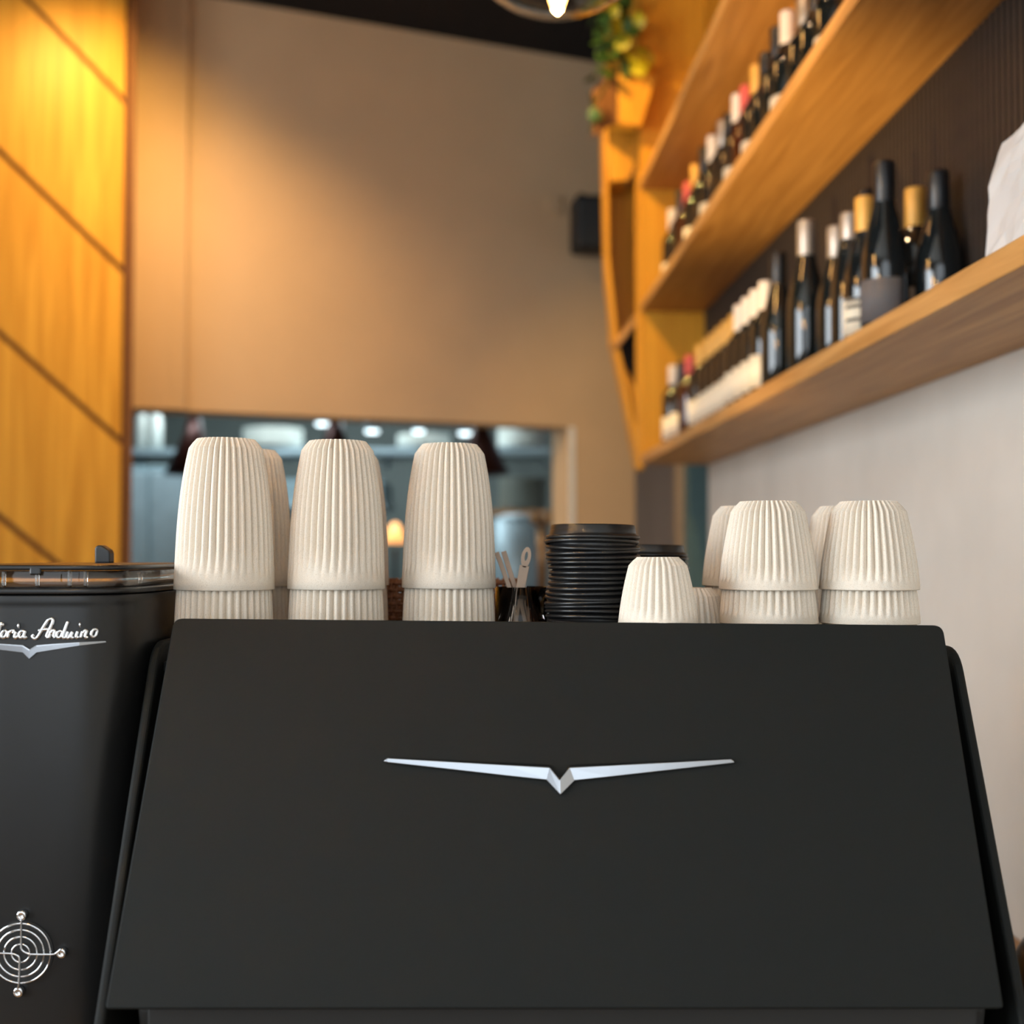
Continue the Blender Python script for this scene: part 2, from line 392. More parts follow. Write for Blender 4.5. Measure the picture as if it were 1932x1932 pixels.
# worktop things
kc = empty('kitchen_counter', at(700, 1150, 6.2), 0, 'steel kitchen worktop behind the pass opening', 'worktop')
kbox('worktop', 360, 1200, 1120, 1140, 6.1, .7, M['steel'], kc)
kbox('front', 365, 1195, 1140, 1582, 6.15, .6, M['steelwall'], kc)
b = at(975, 1120, 6.25)
t = empty('stock_pot', b, 0, 'large pale steel stock pot on the kitchen worktop behind the stirrers', 'pot')
lathe('body', [(.001, 0), (.115, 0), (.12, .01), (.12, .38), (.113, .38), (.11, .02), (.001, .02)], M['steel'], t, 40)
lathe('lid', [(.001, .41), (.06, .405), (.122, .385), (.122, .382), (.001, .385)], M['steel'], t, 40)
b = at(745, 1120, 6.5)
t = empty('warming_lamp', b, 0, 'small warm glowing lamp standing on the kitchen worktop', 'lamp')
tube('stem', [(0, 0, 0), (0, 0, .24)], .014, M['frame'], t)
lathe('base', [(.001, 0), (.07, 0), (.06, .02), (.001, .02)], M['frame'], t)
lathe('shade', [(.06, .27), (.045, .32), (.02, .37), (.001, .38)], M['flame'], t)
b = at(1022, 1120, 5.6)
t = empty('tap_column', b, 0, 'bronze twin-headed tap column at the right end of the pass', 'tap')
tube('column', [(0, 0, 0), (0, 0, .33)], .022, M['bronze'], t)
for s in (-1, 1): lathe('spout_head', [(.001, -.03), (.024, -.02), (.028, 0), (.024, .02), (.001, .03)], M['bronze'], t, 20, (s * .03, 0, .345))

# ================================================================ WALL SPEAKER, PENDANT, PLANT
b = W(1088, 440); b = b - WN * .13
t = empty('wall_speaker', b, math.atan2(WD.y, WD.x) - .25, 'black loudspeaker on a bracket high on the tan wall', 'speaker')
boxm('cabinet', (0, 0, 0), (.15, .14, .225), M['speaker'], t, bevel=.02, segs=4)
boxm('grille', (0, -.073, -.005), (.12, .008, .19), M['dark'], t, bevel=.004)
boxm('bracket', (.06, .055, -.06), (.1, .03, .05), M['frame'], t, bevel=.005)
tube('swivel', [(-.02, .03, .09), (-.025, .05, .135), (-.02, .1, .14)], .018, M['frame'], t)
b = W(1043, 384) - WN * .012
o = prism('junction_box', [Wp(wu(1030), W(1030, 402).z, -.012), Wp(wu(1058), W(1030, 402).z, -.012), Wp(wu(1058), W(1030, 368).z, -.012), Wp(wu(1030), W(1030, 368).z, -.012)], WN * .011, M['tan'], None, .003)
tag(o, 'small beige square box on the wall left of the loudspeaker', 'junction box')

for nm, lab in (('downlight_left', 'black ceiling spotlight lighting the oak cladding, out of view overhead'), ('downlight_wall', 'black ceiling spotlight lighting the tan wall, out of view overhead'),
        ('shelf_spot', 'black ceiling spotlight aimed at the shelf end, out of view overhead'), ('shelf_spot_near', 'black ceiling spotlight aimed at the bottles, out of view overhead')):
    l = bpy.data.objects[nm]; t = empty('ceiling_spotlight', l.location, 0, lab, 'ceiling light', 'black ceiling spotlights')
    bd_ = l.rotation_euler.to_matrix() @ Vector((0, 0, 1))
    tube('housing', [bd_ * .012, bd_ * .1], .04, M['frame'], t, 20)
    tube('stem', [bd_ * .06, Vector((bd_.x * .06, bd_.y * .06, CEIL - l.location.z))], .008, M['frame'], t)
l = bpy.data.objects['shelf_fill_uplight']; t = empty('added_uplight_stand', (l.location.x, l.location.y, .9005), 0, 'unseen black stand of the added uplight behind the coffee machine', 'lamp')  # stand added around the unseen fill uplight
lathe('base', [(.001, 0), (.05, 0), (.048, .012), (.001, .014)], M['frame'], t, 24)
tube('stem', [(0, 0, .012), (0, 0, l.location.z - .99)], .008, M['frame'], t)
lathe('cup_shade', [(.001, l.location.z - .995), (.03, l.location.z - .985), (.045, l.location.z - .92), (.042, l.location.z - .92), (.028, l.location.z - .975), (.001, l.location.z - .98)], M['frame'], t, 24)

def pendant(loc, lab, R_=.2, pw=5):
    t = empty('globe_pendant', loc, 0, lab, 'pendant lamp', 'glass globe pendants over the bar')
    prof = []
    for i in range(0, 19):
        a = math.radians(-88 + i * 9.0); prof.append((R_ * math.cos(a), R_ * .8 * math.sin(a)))
    prof2 = [(max(.001, r - .003), z * .985) for r, z in reversed(prof)]
    lathe('glass_globe', prof + prof2, M['clearglass'], t, 48)
    lathe('socket', [(.001, .02), (.02, .02), (.022, .1), (.012, .14), (.001, .14)], M['frame'], t, 20)
    lathe('bulb', [(.001, -.135), (.008, -.128), (.024, -.08), (.03, -.04), (.024, 0), (.016, .02)], M['bulbglow'], t, 20)
    tube('cord', [(0, 0, .14), (0, 0, CEIL - loc[2])], .004, M['frame'], t)
    point_light('bulb_light', (loc[0], loc[1], loc[2]), pw, WARM, .04)
    return t
g = at(1052, 20, 2.0)
pendant((-.3, 2.75, EYE + 1.5), 'clear glass globe pendant between the visible one and the machine, out of view overhead')
pendant((g.x, g.y, g.z + .128), 'clear glass globe pendant at the top edge of the view', .16, 11)
pendant((-.42, 1.55, EYE + .86), 'clear glass globe pendant over the coffee machine, out of view overhead', .14, 16)
pendant((-.42, .95, EYE + .64), 'clear glass globe pendant just before the machine, out of view overhead', .14, 5)
pendant((-.42, .3, EYE + .64), 'clear glass globe pendant nearest the window, out of view overhead', .14, 5)

# ================================================================ SHELVING
zb0, zb1 = .521 * XF, .578 * XF
zm0, zm1 = 1.44 * XF, 1.494 * XF
zt0_, zt1_ = 2.18 * XF, 2.235 * XF
su = empty('wall_shelving', S(XW, 2.5, zb0), YAW, 'long oak wall shelving holding rows of wine bottles', 'shelving')
N0 = .55
sbox('shelf_board', XF, XW - .002, N0, DE, zb0, zb1, M['oakY'], su, .002)
sbox('shelf_board', XF, XW - .002, N0, DE, zm0, zm1, M['oakY'], su, .002)
sbox('shelf_board', XF, XW - .002, N0, DE, zt0_, zt1_, M['oakY'], su, .002)
sbox('end_panel', XF, XW - .002, DE - .03, DE - .001, zb1 + .001, zm0 - .001, M['oakZ'], su)
sbox('end_panel', XF, XW - .002, DE - .03, DE - .001, zm1 + .001, zt0_ - .001, M['oakZ'], su)
sbox('end_panel', XF, XW - .002, DE - .03, DE - .001, zt1_ + .001, 2.08, M['oakZ'], su)
sbox('back_board', XW - .012, XW - .002, N0, DE - .032, zb1 + .001, zm0 - .001, M['slat'], su)
sbox('back_board', XW - .012, XW - .002, N0, DE - .032, zm1 + .001, zt0_ - .001, M['oakZ'], su)
sbox('back_board', XW - .012, XW - .002, N0, DE - .032, zt1_ + .001, 2.08, M['oakZ'], su)
first = None; d = .75
while d < DE - .05:
    if first is None:
        first = sbox('slat', XW - .02, XW - .0125, d, d + .012, zb1 + .002, zm0 - .002, M['slat'], su)
        L0 = first.location.copy()
        d0 = d
    else:
        c = first.copy(); COL.objects.link(c); c.parent = su; c.location = L0 + Vector((0, d - d0, 0))
    d += .02
# the canted end bay between the shelving and the back wall
wg = empty('corner_shelf', at(1180, 885, 4.25), 0, 'narrow canted oak end bay where the shelving meets the back wall', 'shelving')
Yw = 4.22
def poly(name, pts, Y, th, m, bevel=.002, parent=wg): return prism(name, [at(x, y, Y) for x, y in pts], (0, th, 0), m, parent, bevel)
poly('back_panel', [(1150, 660), (1160, 655), (1204, 600), (1204, -60), (1140, -60), (1140, 230), (1143, 500)], Yw + .14, .02, M['oakZ'])
poly('side_board', [(1138, 238), (1147, 238), (1150, 480), (1169, 655), (1216, 886), (1204, 880), (1160, 660), (1143, 500)], Yw, .14, M['oakZ'])
poly('canted_panel', [(1166, 668), (1206, 742), (1209, 884), (1206, 880)], Yw + .02, .1, M['oakZ'])
poly('shelf_board', [(1157, 648), (1204, 584), (1204, 603), (1164, 658)], Yw - .02, .15, M['oakY'])
poly('recess_back', [(1160, 652), (1206, 600), (1206, 760), (1166, 672)], Yw + .165, .02, M['dark'])
poly('box_front', [(1143, 242), (1204, 246), (1204, 300), (1186, 340), (1152, 342)], Yw - .03, .16, M['oakZ'], .004)
poly('upright', [(1200, -60), (1214, -60), (1214, 884), (1203, 884)], Yw - .1, .06, M['oakZ'])
# planter box with trailing plant
pl = empty('planter_box', at(1165, 255, 4.0), 0, 'oak planter box high beside the shelving', 'planter')
poly('front_board', [(1117, 172), (1165, 126), (1165, 232), (1148, 236), (1119, 258)], 4.0, .02, M['planter'], .003, pl)
poly('side_board', [(1166, 126), (1212, 118), (1236, 150), (1210, 238), (1166, 232)], 4.0, .02, M['oakZ'], .003, pl)
poly('soil', [(1122, 176), (1165, 134), (1208, 128), (1200, 200), (1125, 220)], 4.025, .1, M['dark'], 0, pl)
pt = empty('trailing_plant', at(1175, 130, 4.02), 0, 'trailing yellow and green leaved plant in the oak planter box', 'plant')
def leaf_mesh():
    v = [(0, 0, 0), (.35, .02, .3), (.5, .0, .62), (.3, -.05, .9), (0, -.12, 1.1), (-.3, -.05, .9), (-.5, 0, .62), (-.35, .02, .3), (0, .08, .3), (0, .1, .65)]
    f = [(0, 1, 8), (8, 1, 2, 9), (9, 2, 3), (9, 3, 4), (9, 4, 5), (9, 5, 6), (8, 9, 6, 7), (0, 8, 7)]
    return v, f
lv, lf = leaf_mesh()
lm = []
for k, mm in enumerate((M['leafy'], M['leafg'])):
    me = bpy.data.meshes.new('leaf'); me.from_pydata(lv, [], lf); me.materials.append(mm)
    me.polygons.foreach_set('use_smooth', [True] * len(me.polygons)); lm.append(me)
rnd = random.Random(3)
def leaf(px, py, k, sz):
    p = at(px, py, 3.98 + rnd.uniform(-.04, .04)) - pt.location
    o = bpy.data.objects.new('leaf', lm[k]); COL.objects.link(o); o.parent = pt; o.location = p
    o.scale = (sz, sz, sz); o.rotation_euler = (rnd.uniform(1.2, 3.6), rnd.uniform(-.7, .7), rnd.uniform(-1.4, 1.4))
stems = [[(1175, 128), (1160, 70), (1150, 20), (1140, -20)], [(1185, 128), (1182, 60), (1175, 10)], [(1180, 125), (1200, 90), (1225, 95)], [(1165, 130), (1135, 110), (1125, 160)], [(1165, 130), (1118, 200), (1116, 250)], [(1180, 125), (1150, 60), (1125, 0)]]
for s_ in stems: tube('stem', [at(x, y, 4.0) - pt.location for x, y in s_], .004, M['stem'], pt, 6)
for px, py in ((1140, 12), (1155, 8), (1165, 18), (1172, 50), (1178, 62), (1182, 45), (1170, 15), (1188, 105), (1198, 112), (1215, 98), (1225, 92), (1232, 100), (1205, 20), (1190, 92), (1180, 112), (1210, 104)): leaf(px, py, 0, rnd.uniform(.045, .07))
for i in range(46):
    px = rnd.uniform(1115, 1185); py = rnd.uniform(-20, 135); leaf(px, py, 1, rnd.uniform(.04, .065))
for px, py in ((1120, 150), (1116, 175), (1117, 200), (1115, 230), (1122, 130), (1195, 60), (1205, 50)): leaf(px, py, 1, .05)

# ---------------------------------------------------------------- wine bottles
def bottle_proto(kind):
    h, r, rn = .30, .037, .0145
    if kind == 'burgundy': prof = [(.001, .004), (r * .9, 0), (r, .006), (r, .13), (r * .96, .155), (r * .75, .19), (.019, .225), (rn, .25), (rn, .292), (rn + .002, .293), (rn + .002, .3), (.001, .3)]
    elif kind == 'slim': prof = [(.001, .004), (r * .86, 0), (r * .92, .006), (r * .92, .15), (r * .8, .185), (.02, .235), (rn, .26), (rn, .3), (.001, .3)]
    else: prof = [(.001, .004), (r * .92, 0), (r, .006), (r, .185), (r * .93, .2), (r * .6, .218), (rn + .001, .235), (rn, .25), (rn, .292), (rn + .002, .293), (rn + .002, .3), (.001, .3)]
    return prof
MESH = {}
def arc_label(r, z0, z1, a0, a1, n=14):
    v = []; f = []
    for i in range(n + 1):
        a = a0 + (a1 - a0) * i / n
        for rr_ in (r, r + .0012):
            for z in (z0, z1): v.append((rr_ * math.cos(a), rr_ * math.sin(a), z))
    for i in range(n):
        b_ = i * 4; c = b_ + 4
        f += [(b_, c, c + 1, b_ + 1), (b_ + 2, b_ + 3, c + 3, c + 2), (b_, b_ + 2, c + 2, c), (b_ + 1, c + 1, c + 3, b_ + 3)]
    f += [(0, 1, 3, 2), (n * 4, n * 4 + 2, n * 4 + 3, n * 4 + 1)]
    return v, f
protos = {}
def place_bottle(x, d, z, kind, foil, label, lab, grp, sc=1.0, glassm='bottle', foil_len=.075, print_=False):
    key = (kind, foil, label, glassm, foil_len, print_)
    if key not in protos:
        t = empty('wine_bottle', (0, 0, 0))
        lathe('glass', bottle_proto(kind), M[glassm], t, 24)
        rn = .0172
        lathe('capsule', [(rn - .001, .302 - foil_len), (rn, .3 - foil_len + .004), (rn, .298), (rn - .001, .3025), (.001, .303)], M[foil], t, 24)
        if label:
            rl = .0374 if kind != 'slim' else .0345
            v, f = arc_label(rl, .035, .115 if kind != 'burgundy' else .105, math.radians(150), math.radians(300))
            lb = mesh_obj('label', v, f, M[label], t, True)
            if print_:
                for zz in (.098, .085, .06):
                    v, f = arc_label(rl + .0013, zz, zz + .006, math.radians(195), math.radians(262), 8)
                    mesh_obj('print_line', v, f, M['print'], lb)
        protos[key] = t; o = t
    else: o = copy_tree(protos[key])
    o.location = S(x, d, z); o.rotation_euler = (0, 0, YAW + rnd.uniform(-.15, .15)); o.scale = (1, 1, sc)
    tag(o, lab, 'bottle', grp)
    return o
def by_px(px, ytop, z0, h):
    """stand a bottle of height h on shelf z0 so that its top meets the sight line (px, ytop)"""
    zt_ = z0 + h; dd = zt_ * F / (1040 - ytop); return dd * (px - 895) / F, dd
GB = 'wine bottles on the lower shelf'; GM = 'wine bottles on the middle shelf'
def stand(px, yt, X, z0, lo=.25, hi=.345):
    dd = min(X * F / (px - 895), DE - .085); h = (1040 - yt) * dd / F - z0
    return dd, max(lo, min(hi, h))
low = [
 (1787, 310, .73, 'burgundy', 'foilblack', None, 'dark wine bottle with black capsule nearest the white paper bag'),
 (1742, 343, .73, 'bordeaux', 'foilgold', 'labelgrey', 'dark wine bottle with gold capsule standing between two black-capped bottles'),
 (1682, 293, .65, 'burgundy', 'foilblack', 'labelgrey', 'tallest dark wine bottle with black capsule and grey label'),
 (1645, 362, .65, 'burgundy', 'foilgold', 'label', 'dark wine bottle with gold capsule and white printed label'),
 (1646, 332, .725, 'slim', 'foilblack', None, 'black-capped bottle just behind the gold capsule with the printed label'),
 (1615, 393, .65, 'slim', 'foilsilver', None, 'dark bottle with silver capsule left of the gold-capped printed bottle'),
 (1589, 419, .65, 'burgundy', 'foilsilver', None, 'dark bottle with grey silver capsule, second silver one from the printed label'),
 (1530, 408, .63, 'burgundy', 'foilsilver', None, 'large dark bottle with rosy silver capsule standing alone mid-shelf'),
 (1476, 470, .63, 'burgundy', 'foilblack', None, 'dark bottle with black capsule at the right of the white capsule row'),
 (1326, 648, .64, 'bordeaux', 'foilgold', 'label', 'gold-capped bottle at the far end of the lower shelf'),
 (1306, 668, .64, 'bordeaux', 'foilpink', None, 'pink-capped amber bottle at the far end of the lower shelf'),
 (1291, 680, .64, 'bordeaux', 'foilblack', 'label', 'black-capped bottle with cream label at the far end of the lower shelf'),
 (1274, 688, .64, 'bordeaux', 'foilwhite', 'label', 'white-capped bottle last on the lower shelf')]
for (px, yt, X, kd, foil, lb, lab) in low:
    dd, h = stand(px, yt, X, zb1)
    place_bottle(X, dd, zb1 + .001, kd, foil, lb, lab, GB, h / .303, 'bottle2' if foil == 'foilpink' else 'bottle', .08 if foil == 'foilgold' else .07, lb == 'label' and px == 1645)
for i, q in enumerate(('rightmost', 'second from the right', 'third from the right', 'leftmost')):
    place_bottle(.64, 2.64 + i * .086, zb1 + .001, 'bordeaux', 'foilwhite', 'label', 'white-capped bottle with cream label, ' + q + ' in the white row', GB, .88)
for i, q in enumerate(('rightmost', 'second from the right', 'middle one', 'second from the left', 'leftmost')):
    place_bottle(.645, 2.985 + i * .084, zb1 + .001, 'bordeaux', 'foilgold', 'label', 'gold-capped bottle with cream label, ' + q + ' in the gold row', GB, .86)
mid = [(1590, -75, 'foilwhite', 'white-capped bottle nearest the viewer on the middle shelf', 'bottle'),
 (1555, -60, 'foilblack', 'black-capped bottle at the top edge of the view on the middle shelf', 'bottle'),
 (1532, -25, 'foilsilver', 'silver-capped bottle at the top edge of the view on the middle shelf', 'bottle'),
 (1498, 3, 'foilwhite', 'bottle with tall white capsule near the top edge of the view', 'bottle'),
 (1478, 34, 'foilblack', 'black-capped bottle left of the tall white capsule on the middle shelf', 'bottle'),
 (1456, 84, 'foilblack', 'second black-capped bottle beside the gold one on the middle shelf', 'bottle'),
 (1438, 108, 'foilgold', 'gold-capped bottle right of the red one on the middle shelf', 'bottle'),
 (1417, 148, 'foilpink', 'red-capped bottle midway along the middle shelf', 'bottle2'),
 (1401, 165, 'foilwhite', 'white-capped bottle just left of the red one on the middle shelf', 'bottle'),
 (1384, 203, 'foilblack', 'black-capped bottle beyond the white and red pair on the middle shelf', 'bottle'),
 (1372, 216, 'foilsilver', 'grey silver-capped bottle midway along the middle shelf', 'bottle'),
 (1352, 246, 'foilwhite', 'bottle with pale cream capsule beyond the grey silver one', 'bottle'),
 (1336, 268, 'foilblack', 'black-capped bottle beyond the pale cream capsule on the middle shelf', 'bottle'),
 (1319, 302, 'foilgold', 'gold-capped bottle at the far part of the middle shelf', 'bottle'),
 (1304, 336, 'foilpink', 'red-capped bottle at the far part of the middle shelf', 'bottle2'),
 (1290, 352, 'foilblack', 'black-capped bottle beyond the far red one on the middle shelf', 'bottle'),
 (1270, 388, 'foilwhite', 'white-capped bottle last on the middle shelf', 'bottle')]
for (px, yt, foil, lab, gm) in mid:
    dd, h = stand(px, yt, .66, zm1, .26, .32)
    place_bottle(.66, dd, zm1 + .001, 'bordeaux', foil, 'label' if foil in ('foilwhite', 'foilgold') else None, lab, GM, h / .303, gm)

# white paper bag on the lower shelf
bg = empty('paper_bag', S(.665, 1.27, zb1 + .001), YAW, 'crumpled white paper bag standing on the near end of the lower shelf', 'bag')
nx, ny, nz = 6, 10, 9
v = []; f = []
rb = random.Random(5)
def bagpt(u, vv, t):
    # u,vv on perimeter square param; t height 0..1
    return None
per = []
for i in range(8): per.append((-1 + i / 4, -1))
for i in range(8): per.append((1, -1 + i / 4))
for i in range(8): per.append((1 - i / 4, 1))
for i in range(8): per.append((-1, 1 - i / 4))
H = .165
for k in range(11):
    t_ = k / 10
    pin = 1 - .3 * max(0, t_ - .5) / .5; 
    for (a, b_) in per:
        wob = rb.uniform(-.0035, .0035)
        sx = .072 * (a * (1 + .05 * math.sin(9 * t_ + b_ * 2)) * (pin if t_ > .55 else 1)); sy = .11 * b_ * (1 + .06 * math.sin(7 * t_ + 1) - .07 * (t_ > .45))
        v.append((sx + wob, sy + wob + .02 * t_, t_ * H * (1 + .06 * a * t_)))
n_ = len(per)
for k in range(10):
    for i in range(n_): f.append((k * n_ + i, k * n_ + (i + 1) % n_, (k + 1) * n_ + (i + 1) % n_, (k + 1) * n_ + i))
f.append(tuple(range(n_))); f.append(tuple(range(10 * n_ + n_ - 1, 10 * n_ - 1, -1)))
mesh_obj('bag_body', v, f, M['paper'], bg)

# ================================================================ COUNTER + COFFEE MACHINE
CZ = .90
cn = tag(empty('bar_counter', (0, 1.0, 0)), 'oak topped bar counter under the coffee machine', 'counter')
boxm('worktop', (-.3225, 0.35, CZ - .02), (1.675, 1.5, .04), M['counter'], cn, bevel=.004)
boxm('front_board', (-.3225, -.25, (CZ - .04) / 2), (1.64, .04, CZ - .042), M['dark'], cn)
cn.location = (0, 1.0, 0)
# ledge along the right wall
BZ = -.575
tag(sbox('back_counter', .585, XW - .002, 1.25, 2.05, -EYE, BZ, M['dark'], None, .003), 'black counter along the plaster wall at the lower right', 'counter')
tag(sbox('wall_ledge', XW - .03, XW - .002, 1.27, 2.03, BZ + .0005, -.562, M['counter'], None, .002), 'narrow oak upstand ledge along the plaster wall', 'ledge')

cmr = empty('coffee_machine', (0, 1.1, CZ), 0, 'large matt black coffee machine with a chrome winged emblem on its panel', 'coffee machine')
# panel plane
TL, TR = at(318, 1168, 1.02), at(1780, 1179, 1.02); 
BL, BR = at(200, 1903, .884), at(1893, 1903, .884)
PN = (TR - TL).cross(BL - TL).normalized()
if PN.y > 0: PN = -PN        # toward the camera
PC = (TL + TR + BL + BR) / 4
def PP(px, py, off=0): return onplane(px, py, PC + PN * off, PN)
def round_poly(cs, rad, n=7):
    out = []
    K = len(cs)
    for i in range(K):
        a, b, c = Vector(cs[i - 1]), Vector(cs[i]), Vector(cs[(i + 1) % K])
        r = rad[i] if isinstance(rad, (list, tuple)) else rad
        p = b + (a - b).normalized() * r; q = b + (c - b).normalized() * r
        for k in range(n + 1):
            t = k / n; out.append((p * (1 - t) ** 2 + b * 2 * t * (1 - t) + q * t * t))
    return out
pts = round_poly([PP(328, 1166), PP(1779, 1179), PP(1894, 1902), PP(198, 1903)], [.008, .0085, .003, .003])
prism('back_panel', pts, -PN * .006, M['panel'], cmr, bevel=.0012, segs=3)
ty = TL.y; by = BL.y
bx0, bx1 = -.278, .352
def yz(y, z): return (y, z)
prof = [(by + .03, BL.z - .01), (ty + .03, TL.z - .012 - .03), (ty + .36, TL.z - .042), (ty + .42, CZ + .05), (by + .12, CZ + .05), (by + .06, CZ + .1)]
prism('body', [(bx0, y, z) for y, z in prof], (bx1 - bx0, 0, 0), M['dark'], cmr, bevel=.004)
# lower fascia under the panel
prism('lower_fascia', [(bx0 + .01, by + .022, BL.z - .004), (bx0 + .01, by + .028, CZ + .03), (bx0 + .01, by + .05, CZ + .03), (bx0 + .01, by + .044, BL.z - .004)], (bx1 - bx0 - .02, 0, 0), M['frame'], cmr, bevel=.002)
# cup tray with a low rail
KS = .965
TZ = EYE - .0978 * KS
tx0, tx1 = -.3013, .3645
prism('cup_tray', [(bx0, 1.036, TZ - .008), (bx1, 1.036, TZ - .008), (tx1, 1.045, TZ - .008), (tx1, 1.335, TZ - .008), (tx0, 1.335, TZ - .008), (tx0, 1.045, TZ - .008)], (0, 0, .008), M['frame'], cmr, bevel=.001)
boxm('tray_rail', ((tx0 + tx1) / 2, 1.338 - 1.1, TZ + .004 - CZ), (tx1 - tx0, .005, .026), M['frame'], cmr, bevel=.002)

# side frames: canted cheeks
def cheek(x_top_px, x_bot_px, sgn, ytop_px):
    # front edge runs parallel to the panel, 3 cm behind its plane
    a = onplane(x_top_px, ytop_px, PC - PN * .022, PN); b2 = onplane(x_bot_px, 1990, PC - PN * .022, PN)
    dvec = Vector((0, .3, 0)); 
    zz = a.z
    x = (a.x)
    o1 = [Vector((x, a.y, a.z)), Vector((x, a.y + .3, a.z - .0)), Vector((x, a.y + .42, CZ + .04)), Vector((x, b2.y, CZ + .04)), Vector((x, b2.y, b2.z))]
    pr = round_poly(o1, [.022, .02, .01, .01, .01], 6)
    return prism('side_cheek', pr, (sgn * .0082, 0, 0), M['panel'], cmr, bevel=.003, segs=3)
cheek(285, 172, 1, 1211)
cheek(1812, 1922, -1, 1222)
for (sx, sy) in ((bx0 + .05, 1.0), (bx1 - .05, 1.0), (bx0 + .05, 1.3), (bx1 - .05, 1.3)):
    lathe('foot', [(.001, 0), (.022, 0), (.02, .052), (.001, .052)], M['frame'], cmr, 20, (sx, sy - 1.1, 0))
# emblem: a faceted chrome wing
up = [(723, 1436), (731, 1429), (1038, 1443), (1056, 1466), (1073, 1443), (1380, 1431), (1386, 1438)]
dn = [(725, 1438), (900, 1457), (1031, 1472), (1052, 1499), (1062, 1499), (1084, 1473), (1240, 1456), (1385, 1440)]
ring = up + dn[::-1]
def emb_build(name, U, D, surf, m, parent, h1=.0028, slope=.3):
    """U: upper outline left->right, D: lower outline left->right, same count; ridge between"""
    off = Vector(parent.location); K = len(U)
    v = []; f = []
    for (ux, uy), (dx, dy) in zip(U, D):
        mx, my = (ux * .82 + dx * .18), (uy * .82 + dy * .18); hw = (surf(ux, uy, 0) - surf(dx, dy, 0)).length * (.7 if abs(ux - 1056) < 3 else .9 if abs(ux - 1056) < 20 else 1); h2 = h1 + hw * slope
        v += [surf(ux, uy, 0) - off, surf(ux, uy, h1) - off, surf(mx, my, h2) - off, surf(dx, dy, h1) - off, surf(dx, dy, 0) - off]
    for i in range(K - 1):
        a = i * 5; b_ = a + 5
        for k in range(4): f.append((a + k, b_ + k, b_ + k + 1, a + k + 1))
        f.append((a + 4, b_ + 4, b_, a))
    f.append((0, 1, 2, 3, 4)); f.append(tuple((K - 1) * 5 + k for k in (4, 3, 2, 1, 0)))
    return mesh_obj(name, v, f, m, parent, False, None, .0006, 3)
U = [(726, 1433), (731, 1429), (850, 1434.5), (960, 1439.5), (1038, 1443), (1056, 1466), (1073, 1443), (1150, 1440), (1270, 1435.5), (1379, 1431), (1383, 1434)]
D = [(724, 1437), (732, 1439), (850, 1452), (960, 1464.5), (1031, 1472), (1057, 1500), (1084, 1473), (1150, 1466), (1270, 1452.5), (1380, 1440), (1386, 1439)]
emb_build('winged_emblem', U, D, PP, M['emblem'], cmr)

# ================================================================ GRINDER at the left
GX, GY, GA, GBp, GN = -.386, 1.09, .0785, .11, 3.4
def gfront(x):
    q = min(.999, abs((x - GX) / GA)); return GY - GBp * (1 - q ** GN) ** (1 / GN)
def Gs(px, py, off=0):
    Y = GY - GBp
    for _ in range(12):
        p = at(px, py, Y); Y = gfront(p.x)
    e = 1e-4; dx = (gfront(p.x + e) - gfront(p.x - e)) / (2 * e)
    n = Vector((dx, -1, 0)).normalized()
    return p + n * off
gr = empty('coffee_grinder', (GX, GY, CZ), 0, 'black coffee grinder with clear hopper and chrome script lettering', 'coffee grinder')
def sup(sx, sy, n=72):
    out = []
    for i in range(n):
        a = 2 * math.pi * i / n; c, s = math.cos(a), math.sin(a)
        out.append((sx * math.copysign(abs(c) ** (2 / GN), c), sy * math.copysign(abs(s) ** (2 / GN), s)))
    return out
def sup_loft(name, levels, m, smooth=True, parent=gr, closed=False):
    v = []; n = 72; f = []
    for (k, z) in levels:
        for x, y in sup(GA * k, GBp * k): v.append((x, y, z - CZ))
    K = len(levels)
    for j in range(K - 1 + (1 if closed else 0)):
        for i in range(n): f.append((j * n + i, j * n + (i + 1) % n, ((j + 1) % K) * n + (i + 1) % n, ((j + 1) % K) * n + i))
    if not closed: f.append(tuple(range(n - 1, -1, -1))); f.append(tuple((K - 1) * n + i for i in range(n)))
    o = mesh_obj(name, v, f, m, parent, smooth)
    b = o.modifiers.new('bevel', 'BEVEL'); b.width = .0008; b.segments = 2; b.limit_method = 'ANGLE'; b.angle_limit = math.radians(50)
    return o
zr = EYE - .0345      # top of body
sup_loft('body', [(.98, CZ + .01), (1, CZ + .02), (1, zr - .012), (.997, zr - .009), (1.0, zr - .008), (1.0, zr - .001)], M['grinder'])
sup_loft('base', [(1.03, CZ + .0005), (1.05, CZ + .004), (1.04, CZ + .012), (1.0, CZ + .0145)], M['frame'])
sup_loft('hopper_rim', [(1.0, zr), (1.02, zr + .0005), (1.02, zr + .004), (1.0, zr + .005)], M['lid'])
sup_loft('hopper_wall', [(.985, zr + .0052), (.985, EYE - .0158), (.955, EYE - .0158), (.955, zr + .0052)], M['clear'], closed=True)
sup_loft('hopper_lid', [(1.0, EYE - .0155), (1.02, EYE - .0148), (1.02, EYE - .0118), (1.0, EYE - .0110)], M['lid'])
sup_loft('coffee_beans', [(.9, zr + .0052), (.9, zr + .0062)], M['bean'])
for px in (4, 68, 130, 162, 268):
    p = Gs(px, 1095, -.003); boxm('hopper_rib', (p.x - GX, p.y - GY, (zr + EYE - .0158) / 2 + .003 - CZ), (.003, .003, .0125), M['clear'], gr, bevel=.0008)
p = Gs(68, 1073, .0008); boxm('lid_clip', (p.x - GX, p.y - GY, EYE - .0155 - CZ), (.009, .003, .007), M['lid'], gr, bevel=.0012)
